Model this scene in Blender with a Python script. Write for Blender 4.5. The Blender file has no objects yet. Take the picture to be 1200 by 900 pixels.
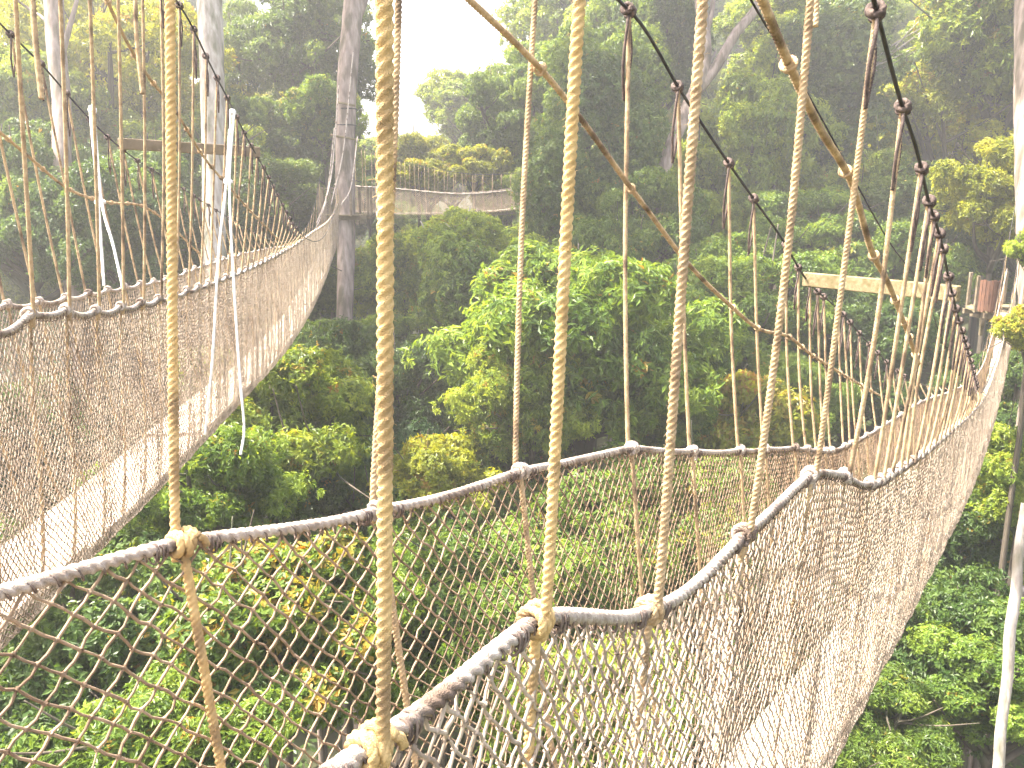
import bpy, bmesh, math, random
import numpy as np
from mathutils import Vector, Matrix
random.seed(7); RNG = np.random.default_rng(7)
sc = bpy.context.scene; COL = sc.collection
CZ = 34.0                      # camera height above the valley floor datum
F = 1000.0; TH = math.radians(12.4)   # focal length (1200 px wide frame), pitch down
CAM = np.array([0, 0, CZ])
FW = np.array([0, math.cos(TH), -math.sin(TH)]); UP = np.array([0, math.sin(TH), math.cos(TH)]); RT = np.array([1.0, 0, 0])
def P(px, py, D):              # world point from photo measurement and distance
    return CAM + D * (FW + (px-600)/F*RT + (450-py)/F*UP)

# ---------------------------------------------------------------- mesh helpers
def mesh_np(name, V, faces, smooth=True, attrs=None):
    V = np.asarray(V, np.float32)
    if not isinstance(faces, list): faces = [faces]
    me = bpy.data.meshes.new(name); me.vertices.add(len(V)); me.vertices.foreach_set('co', V.ravel())
    loops = np.concatenate([f.ravel() for f in faces]).astype(np.int32)
    tot = np.concatenate([np.full(len(f), f.shape[1], np.int32) for f in faces])
    st = np.concatenate([[0], np.cumsum(tot)[:-1]]).astype(np.int32)
    me.loops.add(len(loops)); me.loops.foreach_set('vertex_index', loops)
    me.polygons.add(len(tot)); me.polygons.foreach_set('loop_start', st)
    try: me.polygons.foreach_set('loop_total', tot)
    except Exception: pass
    me.polygons.foreach_set('use_smooth', np.full(len(tot), bool(smooth)))
    for k, a in (attrs or {}).items():
        at = me.attributes.new(k, 'FLOAT', 'FACE'); at.data.foreach_set('value', np.asarray(a, np.float32))
    me.update(calc_edges=True); me.validate()
    return me
def link(name, me, mat=None, parent=None):
    o = bpy.data.objects.new(name, me); COL.objects.link(o)
    if mat and me is not None and len(me.materials) == 0: me.materials.append(mat)
    if parent: o.parent = parent
    return o
def empty(name, loc, label, cat, group=None):
    o = bpy.data.objects.new(name, None); COL.objects.link(o); o.location = loc; o.empty_display_size = .2
    o['label'] = label; o['category'] = cat
    if group: o['group'] = group
    return o
def tag(o, label, cat, group=None):
    o['label'] = label; o['category'] = cat
    if group: o['group'] = group
    return o
class Buf:                     # collects quads / tris
    def __init__(s): s.v = []; s.q = []; s.t = []; s.n = 0
    def add(s, V, Q=None, T=None):
        V = np.asarray(V, float)
        if Q is not None and len(Q): s.q.append(np.asarray(Q) + s.n)
        if T is not None and len(T): s.t.append(np.asarray(T) + s.n)
        s.v.append(V); s.n += len(V)
    def mesh(s, name, origin=(0,0,0), smooth=True):
        fs = []
        if s.q: fs.append(np.concatenate(s.q))
        if s.t: fs.append(np.concatenate(s.t))
        return mesh_np(name, np.concatenate(s.v) - np.asarray(origin), fs, smooth)
def frames(Pt):
    T = np.gradient(Pt, axis=0); T /= np.linalg.norm(T, axis=1)[:, None] + 1e-12
    N = np.zeros_like(Pt)
    a = np.array([0, 0, 1.0]) if abs(T[0][2]) < .9 else np.array([1.0, 0, 0])
    n = np.cross(T[0], a); n /= np.linalg.norm(n); N[0] = n
    for i in range(1, len(Pt)):
        n = n - T[i]*np.dot(n, T[i]); n /= np.linalg.norm(n) + 1e-12; N[i] = n
    return T, N, np.cross(T, N)
def resample(Pt, dens):
    d = np.linalg.norm(np.diff(Pt, axis=0), axis=1); L = np.concatenate([[0], np.cumsum(d)])
    # adaptive spacing: dens(point)->spacing
    sp = np.array([dens(p) for p in Pt]); rate = 1/sp
    cnt = np.concatenate([[0], np.cumsum(d*(rate[1:]+rate[:-1])/2)])
    n = max(2, int(cnt[-1])+1); tt = np.linspace(0, cnt[-1], n); LL = np.interp(tt, cnt, L)
    return np.stack([np.interp(LL, L, Pt[:, k]) for k in range(3)], 1), LL
def tube(buf, Pt, R, n=8, twist=0, lobe=0.0, L=None, cap=True):
    T, N, B = frames(Pt); m = len(Pt); R = np.broadcast_to(np.asarray(R, float), (m,))
    a = np.linspace(0, 2*np.pi, n, endpoint=False)
    A = np.broadcast_to(a, (m, n)); RR = R[:, None]*np.ones((1, n))
    if lobe:
        ph = (2*np.pi*L/twist)[:, None]
        RR = RR*(1-lobe + lobe*np.abs(np.cos(1.5*(A-ph)))*1.0)
    V = Pt[:, None, :] + RR[..., None]*(np.cos(A)[..., None]*N[:, None, :] + np.sin(A)[..., None]*B[:, None, :])
    i = np.arange(m-1)[:, None]*n; j = np.arange(n)[None, :]; j2 = (j+1) % n
    Q = np.stack([i+j, i+j2, i+n+j2, i+n+j], -1).reshape(-1, 4)
    V = V.reshape(-1, 3); tri = None
    if cap:
        V = np.concatenate([V, Pt[:1], Pt[-1:]]); c0 = m*n; c1 = c0+1; jj = np.arange(n); k = (jj+1) % n
        tri = np.concatenate([np.stack([k, jj, np.full(n, c0)], 1), np.stack([(m-1)*n+jj, (m-1)*n+k, np.full(n, c1)], 1)])
    buf.add(V, Q, tri)
def smooth_path(Pt, it=1):
    Pt = np.asarray(Pt, float)
    # Catmull-Rom densify
    out = []; n = len(Pt); E = np.concatenate([[2*Pt[0]-Pt[1]], Pt, [2*Pt[-1]-Pt[-2]]])
    for i in range(n-1):
        p0, p1, p2, p3 = E[i:i+4]
        for t in np.linspace(0, 1, 12, endpoint=False):
            out.append(.5*((2*p1)+(-p0+p2)*t+(2*p0-5*p1+4*p2-p3)*t*t+(-p0+3*p1-3*p2+p3)*t**3))
    out.append(Pt[-1]); return np.array(out)
def rope(buf, Pt, R, lay=True, fine=1.0, lobe=.34, pitch=4.3):
    Pt = np.asarray(Pt, float); dmin = np.min(np.linalg.norm(Pt-CAM, axis=1))
    if lay and dmin < 13:
        Q, L = resample(Pt, lambda p: max(.34*R, .0011*np.linalg.norm(p-CAM))*fine)
        n = 15 if dmin < 3.5 else 9
        ww = np.cumsum(np.ones(len(L))*0) + L + .35*R*snoise(L/R*.05, int(abs(Pt[0][0])*977) % 9999, 1.0)
        tube(buf, Q, R*1.1*(1+.035*snoise(L/R*.22, int(abs(Pt[0][1])*991) % 9999)), n, pitch*R, lobe, ww)
        if dmin < 3.2 and R > .007:                 # loose fibres
            rf = np.random.default_rng(int(L[-1]*1e4) % 99991); nf = int(L[-1]*260); ix = rf.integers(1, len(Q)-1, nf); d0 = rf.normal(size=(nf, 3)); d0 /= np.linalg.norm(d0, axis=1)[:, None]
            A0 = Q[ix]+d0*R*.8; d1 = d0+rf.normal(0, .7, d0.shape); A1 = A0+d1*rf.uniform(.002, .006, (nf, 1)); segs(buf, A0, A1, .00028, 3)
    else:
        Q, L = resample(Pt, lambda p: max(.05, .006*np.linalg.norm(p-CAM)))
        tube(buf, Q, R, 6)
def knot(buf, c, ax, Rin, r, turns=2.6, seed=0, D=2):
    ax = np.asarray(ax, float); ax /= np.linalg.norm(ax); rr = np.random.default_rng(seed)
    a0 = np.cross(ax, [0.3, .2, 1]); a0 /= np.linalg.norm(a0); b0 = np.cross(ax, a0)
    m = int(turns*22) if D < 6 else int(turns*9); a = np.linspace(0, 2*np.pi*turns, m) + rr.uniform(0, 6)
    t = np.linspace(-1, 1, m)
    rad = (Rin+r*.85)*(1+.10*np.sin(a*.5+rr.uniform(0, 6))) + r*.5*(np.abs(t) < .3)*np.cos(t*5)
    off = t*r*turns*.85 + r*.9*np.sin(a*.5)
    Pt = c + np.cos(a)[:, None]*a0*rad[:, None] + np.sin(a)[:, None]*b0*rad[:, None] + off[:, None]*ax
    if D < 5 and Rin > .012:
        e = Pt[-1]; tl = smooth_path([e, e+ax*r*1.5+np.array([0, 0, -r*1.2]), e+ax*r*2.2+np.array([0, 0, -r*(3+2.5*rr.random())])]); Q0, L0 = resample(tl, lambda p: .4*r); tube(buf, Q0, r*.95, 12, 4.3*r, .3, L0)
    Q, L = resample(Pt, lambda p: .35*r if D < 4 else 1.0*r)
    tube(buf, Q, r*1.06, 12 if D < 4 else 7, 4.3*r, .32, L)
def segs(buf, A, B, r, n=3):   # many independent short cord segments
    d = B-A; d = d/(np.linalg.norm(d, axis=1)[:, None]+1e-9)
    ref = np.where(np.abs(d[:, 2:3]) < .9, np.array([[0, 0, 1.0]]), np.array([[1.0, 0, 0]]))
    u = np.cross(d, ref); u /= np.linalg.norm(u, axis=1)[:, None]; w = np.cross(d, u)
    r = np.broadcast_to(np.asarray(r, float), (len(A),))[:, None]
    vs = []
    for end in (A, B):
        for k in range(n):
            an = 2*np.pi*k/n + .5
            vs.append(end + r*(math.cos(an)*u + math.sin(an)*w))
    V = np.stack(vs, 1)
    q = np.array([[k, (k+1) % n, n+(k+1) % n, n+k] for k in range(n)])
    Q = (np.arange(len(A))[:, None, None]*2*n + q[None]).reshape(-1, 4)
    buf.add(V.reshape(-1, 3), Q)
def box(buf, c, ex, ey, ez, bev=0.0):
    c = np.asarray(c, float); ex, ey, ez = [np.asarray(e, float) for e in (ex, ey, ez)]
    bm = bmesh.new(); bmesh.ops.create_cube(bm, size=2)
    if bev:
        for v in bm.verts: v.co = Vector((v.co.x*np.linalg.norm(ex), v.co.y*np.linalg.norm(ey), v.co.z*np.linalg.norm(ez)))
        bmesh.ops.bevel(bm, geom=bm.edges[:], offset=bev, segments=1, affect='EDGES')
        for v in bm.verts: v.co = Vector((v.co.x/np.linalg.norm(ex), v.co.y/np.linalg.norm(ey), v.co.z/np.linalg.norm(ez)))
    bmesh.ops.triangulate(bm, faces=bm.faces[:]); bm.verts.index_update()
    V = np.array([c+ex*v.co.x+ey*v.co.y+ez*v.co.z for v in bm.verts]); T = np.array([[v.index for v in f.verts] for f in bm.faces])
    bm.free(); buf.add(V, None, T)
def hermite(pts):
    pts = np.array(sorted(map(tuple, pts))); x, y = pts[:, 0], pts[:, 1]
    d = np.diff(y)/np.diff(x); m = np.zeros_like(y); m[0] = d[0]; m[-1] = d[-1]
    h = np.diff(x); m[1:-1] = (d[:-1]*h[1:]+d[1:]*h[:-1])/(h[1:]+h[:-1])
    def f(s):
        s = np.asarray(s, float); i = np.clip(np.searchsorted(x, s)-1, 0, len(x)-2); hh = x[i+1]-x[i]; t = (s-x[i])/hh
        out = (2*t**3-3*t**2+1)*y[i]+(t**3-2*t**2+t)*hh*m[i]+(-2*t**3+3*t**2)*y[i+1]+(t**3-t**2)*hh*m[i+1]
        out = np.where(s < x[0], y[0]+m[0]*(s-x[0]), out); return np.where(s > x[-1], y[-1]+m[-1]*(s-x[-1]), out)
    return f
def snoise(s, seed, sc_=1.0):
    r = np.random.default_rng(seed); o = 0
    for k in range(5): o = o + np.sin(s*r.uniform(.5, 4)*sc_ + r.uniform(0, 6.28))*r.uniform(.4, 1)
    return o/3

# ---------------------------------------------------------------- materials
def newmat(name):
    m = bpy.data.materials.new(name); m.use_nodes = True; nt = m.node_tree; nt.nodes.clear()
    return m, nt
def N(nt, t, **kw):
    n = nt.nodes.new(t)
    for k, v in kw.items():
        if k in n.inputs.keys(): n.inputs[k].default_value = v
        else: setattr(n, k, v)
    return n
def noisy(name, c1, c2, scale=20, rough=.9, c3=None, scale3=3, bump=.0, bscale=200, stretch=None, spec=.25, detail=5):
    m, nt = newmat(name); L = nt.links.new
    out = N(nt, 'ShaderNodeOutputMaterial'); b = N(nt, 'ShaderNodeBsdfPrincipled'); b.inputs['Roughness'].default_value = rough
    b.inputs['Specular IOR Level'].default_value = spec
    tc = N(nt, 'ShaderNodeTexCoord'); src = tc.outputs['Object']
    if stretch:
        mp = N(nt, 'ShaderNodeMapping'); mp.inputs['Scale'].default_value = stretch; L(src, mp.inputs[0]); src = mp.outputs[0]
    n1 = N(nt, 'ShaderNodeTexNoise'); n1.inputs['Scale'].default_value = scale; n1.inputs['Detail'].default_value = detail; L(src, n1.inputs['Vector'])
    r = N(nt, 'ShaderNodeValToRGB'); r.color_ramp.elements[0].position = .35; r.color_ramp.elements[1].position = .68
    r.color_ramp.elements[0].color = (*c1, 1); r.color_ramp.elements[1].color = (*c2, 1); L(n1.outputs['Fac'], r.inputs[0])
    colr = r.outputs[0]
    if c3:
        n3 = N(nt, 'ShaderNodeTexNoise'); n3.inputs['Scale'].default_value = scale3; n3.inputs['Detail'].default_value = 4; L(src, n3.inputs['Vector'])
        r3 = N(nt, 'ShaderNodeValToRGB'); r3.color_ramp.elements[0].position = .5; r3.color_ramp.elements[1].position = .68
        L(n3.outputs['Fac'], r3.inputs[0]); mx = N(nt, 'ShaderNodeMixRGB'); L(r3.outputs[0], mx.inputs[0]); L(colr, mx.inputs[1]); mx.inputs[2].default_value = (*c3, 1); colr = mx.outputs[0]
    L(colr, b.inputs['Base Color'])
    if bump:
        nb = N(nt, 'ShaderNodeTexNoise'); nb.inputs['Scale'].default_value = bscale; L(src, nb.inputs['Vector'])
        bp = N(nt, 'ShaderNodeBump'); bp.inputs['Strength'].default_value = bump; bp.inputs['Distance'].default_value = .01; L(nb.outputs['Fac'], bp.inputs['Height']); L(bp.outputs[0], b.inputs['Normal'])
    L(b.outputs[0], out.inputs[0]); return m
M = {}
M['new_rope'] = noisy('new_manila_rope', (.50, .335, .145), (.64, .46, .225), 55, .95, (.26, .18, .10), 9, .5, 500, spec=.1, detail=8)
M['old_rope'] = noisy('weathered_rope', (.36, .25, .14), (.53, .395, .24), 45, .95, (.14, .10, .07), 7, .5, 400, spec=.1, detail=8)
M['edge_rope'] = noisy('grey_edge_rope', (.32, .265, .22), (.52, .45, .385), 60, .95, (.15, .11, .085), 6, .5, 400, spec=.1, detail=8)
M['white_rope'] = noisy('white_rope', (.72, .70, .66), (.82, .81, .78), 40, .95, (.58, .55, .50), 6, .4, 300, spec=.1)
M['net'] = noisy('net_cord', (.21, .145, .095), (.37, .275, .19), 22, .95, (.16, .11, .075), 4.5, spec=.1)
M['net_pale'] = noisy('net_cord_pale', (.31, .245, .185), (.47, .385, .30), 14, .95, (.24, .185, .14), 2.5, spec=.1)
M['lacing'] = noisy('dark_lacing', (.10, .075, .065), (.22, .17, .14), 60, .95)
M['cable'] = noisy('black_steel_cable', (.010, .009, .010), (.03, .025, .025), 50, .55, spec=.4)
M['dark_rope'] = noisy('dark_rope', (.05, .038, .034), (.13, .095, .08), 50, .9)
M['plank'] = noisy('pale_plank', (.38, .315, .25), (.54, .465, .385), 4, .85, (.24, .19, .145), 1.6, .3, 60, stretch=(6, 1, 6))
M['beam'] = noisy('weathered_beam', (.17, .135, .075), (.28, .23, .14), 7, .9, (.13, .11, .05), 3.5, .5, 60, stretch=(1.5, 9, 9), spec=.1, detail=8)
M['dark_beam'] = noisy('mossy_beam', (.14, .11, .07), (.26, .20, .14), 6, .9, (.07, .06, .03), 3, .3, 60)
M['brown_wood'] = noisy('red_brown_staves', (.10, .05, .032), (.19, .095, .06), 9, .8, (.07, .035, .022), 3, .2, 50, stretch=(6, 6, .6))
M['bark_grey'] = noisy('pale_bark', (.27, .23, .195), (.50, .45, .40), 3.2, .95, (.16, .15, .10), 1.7, 1.0, 14, stretch=(2, 2, .5))
M['bark_brown'] = noisy('brown_bark', (.20, .155, .13), (.40, .32, .275), 3.2, .95, (.12, .10, .07), 1.7, 1.0, 14, stretch=(2, 2, .4))
M['bark_dark'] = noisy('dark_bark', (.06, .048, .035), (.13, .105, .08), 2, .9, (.05, .06, .03), 1.2, .6, 9, stretch=(2, 2, .5))
M['dry_twig'] = noisy('dry_twig', (.30, .26, .21), (.45, .40, .34), 5, .9)
M['ground'] = noisy('leaf_litter', (.03, .035, .015), (.075, .07, .035), .6, 1, (.025, .045, .012), .15, .4, 4)
def leafmat():
    m, nt = newmat('foliage'); L = nt.links.new
    out = N(nt, 'ShaderNodeOutputMaterial'); oi = N(nt, 'ShaderNodeObjectInfo')
    at = N(nt, 'ShaderNodeAttribute'); at.attribute_name = 'tint'; yo = N(nt, 'ShaderNodeAttribute'); yo.attribute_name = 'young'
    hsv = N(nt, 'ShaderNodeHueSaturation')
    mr = N(nt, 'ShaderNodeMapRange'); mr.inputs['To Min'].default_value = .65; mr.inputs['To Max'].default_value = 1.85; L(at.outputs['Fac'], mr.inputs['Value'])
    mh = N(nt, 'ShaderNodeMapRange'); mh.inputs['To Min'].default_value = .515; mh.inputs['To Max'].default_value = .475; L(at.outputs['Fac'], mh.inputs['Value'])
    L(mr.outputs[0], hsv.inputs['Value']); L(mh.outputs[0], hsv.inputs['Hue']); L(oi.outputs['Color'], hsv.inputs['Color'])
    lt = N(nt, 'ShaderNodeMath', operation='LESS_THAN'); L(yo.outputs['Fac'], lt.inputs[0]); L(oi.outputs['Alpha'], lt.inputs[1])
    mx = N(nt, 'ShaderNodeMixRGB'); L(lt.outputs[0], mx.inputs[0]); L(hsv.outputs[0], mx.inputs[1])
    # young leaves: yellow, some orange-red
    r = N(nt, 'ShaderNodeValToRGB'); r.color_ramp.elements[0].color = (.24, .26, .03, 1); r.color_ramp.elements[1].color = (.34, .20, .04, 1); L(at.outputs['Fac'], r.inputs[0]); L(r.outputs[0], mx.inputs[2])
    b = N(nt, 'ShaderNodeBsdfPrincipled'); b.inputs['Roughness'].default_value = .42; b.inputs['Specular IOR Level'].default_value = .35
    L(mx.outputs[0], b.inputs['Base Color'])
    tr = N(nt, 'ShaderNodeBsdfTranslucent'); h2 = N(nt, 'ShaderNodeHueSaturation'); h2.inputs['Hue'].default_value = .475; h2.inputs['Saturation'].default_value = 1.1; h2.inputs['Value'].default_value = 1.7
    L(mx.outputs[0], h2.inputs['Color']); L(h2.outputs[0], tr.inputs['Color'])
    ms = N(nt, 'ShaderNodeMixShader'); ms.inputs[0].default_value = .42; L(b.outputs[0], ms.inputs[1]); L(tr.outputs[0], ms.inputs[2]); L(ms.outputs[0], out.inputs[0])
    return m
M['leaf'] = leafmat()

# ---------------------------------------------------------------- terrain
def sst(a, b, x): t = np.clip((x-a)/(b-a), 0, 1); return t*t*(3-2*t)
def ground_z(x, y):
    x = np.asarray(x, float); y = np.asarray(y, float); r = np.hypot(x, y)
    z = -27 + 22*sst(30, 115, r) + 12*sst(110, 230, r) + 13*sst(10, 60, np.abs(x+6))*sst(20, 60, r)
    z = z + 1.6*np.sin(x*.11+1)*np.cos(y*.09) + .8*np.sin(x*.31)*np.sin(y*.27+2)
    return z + CZ
g = np.linspace(-300, 300, 181); X, Y = np.meshgrid(g, g + 150); Z = ground_z(X, Y); n = len(g)
ii = np.arange(n-1)[:, None]*n + np.arange(n-1)[None]
gq = np.stack([ii, ii+1, ii+n+1, ii+n], -1).reshape(-1, 4)
go = link('ground', mesh_np('ground', np.stack([X, Y, Z], -1).reshape(-1, 3), gq), M['ground']); go['kind'] = 'structure'

# ---------------------------------------------------------------- rope footbridges
class Br:
    def __init__(s, phi, pn, pf):
        ph = math.radians(phi); s.e = np.array([math.sin(ph), math.cos(ph)]); s.n = np.array([-math.cos(ph), math.sin(ph)]); s.pn, s.pf = pn, pf
    def at(s, S, p, z):
        S, p, z = np.broadcast_arrays(np.asarray(S, float), np.asarray(p, float), np.asarray(z, float))
        return np.stack([s.n[0]*p+s.e[0]*S, s.n[1]*p+s.e[1]*S, z+CZ], -1)
    def hit(s, pts, p):
        out = []
        for px, py in pts:
            d = FW + (px-600)/F*RT + (450-py)/F*UP; D = p/(s.n @ d[:2]); q = d*D; out.append((float(s.e @ q[:2]), float(q[2])))
        return out

def build_net(br, root, zr, pr, pb, zb, s0, s1, hs, hv, r, side, mat, seed, height, zed_, edge, amp=.008):
    # zr: edge-rope height, pr: rope offset, pb: offset of the bottom centre, zb: bottom height (functions of s)
    rg = np.random.default_rng(seed)
    S = [s0]
    while S[-1] < s1: S.append(S[-1]+hs(S[-1]))
    S = np.array(S); nj = int(height/hv); u = np.linspace(0, 1, nj+1)
    I, J = np.meshgrid(np.arange(len(S)), np.arange(nj+1), indexing='ij')
    SS = S[I]; U = u[J]
    w = np.clip(U*1.15, 0, 1)
    ztop = zr(SS)-.012; zbt = zb(SS)
    v = np.clip(U/.86, 0, 1); w2 = np.clip((U-.86)/.14, 0, 1); zed = zed_(SS); pe = pb(SS) + (-1 if side == 'near' else 1)*edge
    Pp = pr(SS) + (pe-pr(SS))*(.30*v + .70*v**2.6) + (pb(SS)-pe)*w2
    Zz = ztop + (zed-ztop)*(1-(1-v)**1.22) + (zbt-zed)*np.sin(w2*np.pi/2)
    fall = np.sin(np.pi*np.clip(U, 0, 1))
    wob = amp*(np.sin(SS*5.1+U*3+seed)+np.sin(SS*11.3-U*5+2*seed)+.8*np.sin(SS*2.3+U*9))
    Pp = Pp + wob*fall + rg.normal(0, .0022, SS.shape)
    gath = .03*np.sin(SS*6.3+seed)*fall + .006*np.sin(SS*17+U*7)
    SS2 = SS + gath*.6 + rg.normal(0, .0026, SS.shape); Zz = Zz + rg.normal(0, .0024, SS.shape)
    V = br.at(SS2, Pp, Zz)
    buf = Buf(); A = []; B = []
    par = (I+J) % 2 == 0
    for dj in (1, -1):
        ok = par[:-1, :] & (J[:-1, :]+dj >= 0) & (J[:-1, :]+dj <= nj)
        a, b = np.nonzero(ok); A.append(V[a, b]); B.append(V[a+1, b+dj])
    A = np.concatenate(A); B = np.concatenate(B)
    D = np.linalg.norm(A-CAM, axis=1); rr = r*(1+.12*rg.normal(size=len(A)))
    near = D < 2.6
    segs(buf, A[~near], B[~near], rr[~near], 3)
    if near.any():                                   # near strands sag a little and get a knot at each crossing
        Am, Bm = A[near], B[near]; Md = (Am+Bm)/2 + rg.normal(0, .0022, Am.shape) - [0, 0, .0018]
        segs(buf, Am, Md, rr[near], 5); segs(buf, Md, Bm, rr[near], 5)
        d = rg.normal(size=Am.shape); d /= np.linalg.norm(d, axis=1)[:, None]
        segs(buf, Am-d*r*1.2, Am+d*r*1.2, np.full(len(Am), r*1.75), 5)
    return link('netting', buf.mesh('netting'), mat, root)

def make_bridge(name, label, br, cfg):
    root = empty(name, br.at(cfg['s0'], (br.pn+br.pf)/2, cfg['zp'](cfg['s0'])), label, 'rope bridge')
    bpy.context.view_layer.update(); o = np.array(root.location)
    def lk(nm, buf, mat, parent=root):
        ob = link(nm, buf.mesh(nm, o if parent is root else o), mat, parent); return ob
    def lk2(nm, buf, mat, parent):                    # sub-part: parent already sits at the bridge origin
        return link(nm, buf.mesh(nm, o), mat, parent)
    s0, s1 = cfg['s0'], cfg['s1']
    # edge ropes, scalloped between suspenders
    zf = {}
    for sd in ('near', 'far'):
        base = cfg['z'+sd]; ks = np.array(cfg['sus_'+sd]); am = cfg.get('scallop', .02)
        def z_(S, base=base, ks=ks, am=am):
            S = np.asarray(S, float); i = np.clip(np.searchsorted(ks, S), 1, len(ks)-1); t = np.clip((S-ks[i-1])/(ks[i]-ks[i-1]), 0, 1)
            return base(S) - am*4*t*(1-t)
        zf[sd] = z_
        pfn = cfg['p'+sd]
        S = np.arange(s0, s1, .02); pp = pfn(S) + .006*snoise(S, 3)
        Pt = br.at(S, pp, z_(S))
        b = Buf(); rope(b, Pt, cfg['Re'], lobe=.44, pitch=5.2); er = lk('edge_rope', b, M['edge_rope'])
        # dark lacing spiralling round the edge rope
        b = Buf(); SL = np.arange(s0, min(s1, cfg.get('lace_to', 9)), .0045 if sd == 'near' else .006); an = SL/.043*2*np.pi + .8*snoise(SL, 9, 2)
        rl = cfg['Re']*(.88+.08*snoise(SL, 8, 6)-.20*np.sin(an)); low = np.maximum(0, -np.sin(an))*.6*cfg['Re']*(1.2+snoise(SL, 5, 3))
        Pl = br.at(SL, np.interp(SL, S, pp)+rl*np.cos(an), z_(SL)+rl*np.sin(an)-low)
        tube(b, Pl, .0025, 4)
        for ks_ in cfg['sus_'+sd]:
            if ks_ < 6 and name == 'rope_footbridge' and cfg['seed'] == 1:
                for off in (-.075, .052):
                    a2 = np.linspace(0, 2*np.pi*5, 90); S2 = ks_+off+a2*.0009+.004*np.sin(a2*.7); rl2 = cfg['Re']*(1.02-.16*np.sin(a2)); lo2 = np.maximum(0, -np.sin(a2))*.8*cfg['Re']*(1+.6*np.sin(a2*.31+ks_))
                    tube(b, br.at(S2, np.interp(S2, S, pp)+rl2*np.cos(a2), z_(S2)+rl2*np.sin(a2)-lo2), .0024, 4)
        lk2('lacing', b, M['lacing'], er)
    # netting
    pc, zp = cfg['pc'], cfg['zp']
    nets = []
    for sd in ('near', 'far'):
        nt = build_net(br, root, zf[sd], cfg['p'+sd], lambda S: pc(S), lambda S: zp(S)-cfg['under'], s0, s1, cfg['hs_'+sd], cfg['hv_'+sd], cfg['rnet'], sd, cfg['net_'+sd], cfg['seed']+(sd == 'far'), cfg['height'], lambda S: zp(S)-.05, cfg['pw']/2+.035)
        nt.data.transform(Matrix.Translation(-Vector(o)))
    # walkway planks, laid end to end
    pl = cfg.get('plank_len', 3.2); s = s0; k = 0
    while s < s1-.2:
        e = min(s+pl, s1); S = np.linspace(s+.01, e+.06, 14); hw = cfg['pw']/2; rise = .028*(k % 2)
        b = Buf(); rows = []
        for du, dz in ((-hw, 0), (-hw, .036), (hw, .036), (hw, 0)):
            rows.append(br.at(S, pc(S)+du, zp(S)-.036+dz+rise))
        V = np.stack(rows, 1); m = len(S); i = np.arange(m-1)[:, None]*4; j = np.arange(4)[None]
        Q = np.stack([i+j, i+(j+1) % 4, i+4+(j+1) % 4, i+4+j], -1).reshape(-1, 4)
        b.add(V.reshape(-1, 3), np.concatenate([Q, [[0, 3, 2, 1]], [[4*(m-1), 4*m-3, 4*m-2, 4*m-1]]]))
        link('plank', b.mesh('plank', o, smooth=False), M['plank'], root); s = e; k += 1
    # suspension cables and hand ropes
    for sd in ('near', 'far'):
        p = cfg['pcab_'+sd]; zc = cfg['cab_'+sd]; S = np.arange(s0, s1+1.2, .05); p = p(S)
        b = Buf(); tube(b, br.at(S, p, zc(S)), cfg.get('Rc', .0075), 7); lk('cable', b, M['cable'])
        if 'hand_'+sd in cfg:
            zh, ha, hb = cfg['hand_'+sd]; S = np.arange(ha, hb, .02); b = Buf()
            rope(b, br.at(S, cfg['phand_'+sd], zh(S)), .0105); lk('hand_rope', b, M['old_rope'])
    # suspender ropes
    for sd in ('near', 'far'):
        sg = -1 if sd == 'near' else 1
        for q, s in enumerate(cfg['sus_'+sd]):
            rg = np.random.default_rng(q*7+(sd == 'far')+cfg['seed']*100)
            p = float(cfg['p'+sd](s)); zt = float(zf[sd](s)); st = s + cfg.get('lean_'+sd, lambda s: 0)(s) + rg.normal(0, .03 if s > 3 else 0)
            zc = float(cfg['cab_'+sd](st)); pk = float(cfg['pcab_'+sd](st)); R = cfg['Rs'](sd, s); D = np.linalg.norm(br.at(s, p, zt)-CAM)
            mat = M['new_rope'] if cfg['new'](sd, s, q) else M['old_rope']
            bs = s + rg.uniform(-.02, .10); pe = float(pc(bs)) + sg*cfg['pw']*.5; zb = float(zp(bs))-.06
            out = sg*(cfg['Re']+R*.9)
            pts = []
            if zc > zt+.06:
                top = br.at(st, pk, zc); mid = br.at(s+(st-s)*.45+rg.normal(0, .01), p+out+(pk-p)*.42+rg.normal(0, .008), zt+(zc-zt)*.45)
                pts += [top, mid]
            pts += [br.at(s, p+out*.9, zt+.035), br.at(s, p, zt-.028)]
            U = [.25, .5, .75, .95]
            for u in U:
                pu = p + (pe-p)*(.30*u+.70*u**2.6) - sg*(.012+R); zu = zt + (zb-zt)*(1-(1-u)**1.22)
                pts.append(br.at(s+(bs-s)*u, pu, zu))
            Pt = smooth_path(pts); b = Buf(); rope(b, Pt, R); su = lk('suspender_rope', b, mat)
            if D < 16:
                b = Buf(); knot(b, br.at(s, p, zt), br.e.tolist()+[0.0], cfg['Re'], R*.86, 3.3, q, D)
                lk2('knot', b, mat if D < 2.2 or cfg['new'](sd, s, q) else M['edge_rope'], su)
                if zc > zt+.3 and 'hand_'+sd in cfg:
                    zh, ha, hb = cfg['hand_'+sd]
                    t = .5
                    for _ in range(12): h = float(zh(s+(st-s)*t)); t = .5*t+.5*min(max((h-zt)/(zc-zt), 0), 1)
                    if ha < s+(st-s)*t < hb and .03 < t < .97:
                        b = Buf(); c = br.at(s+(st-s)*t, cfg['phand_'+sd], h); knot(b, c, br.at(s+.1, 0, float(zh(s+.1)))-br.at(s, 0, h), .0105, .0055, 2.4, q+50, D); lk2('knot', b, M['old_rope'], su)
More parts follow.
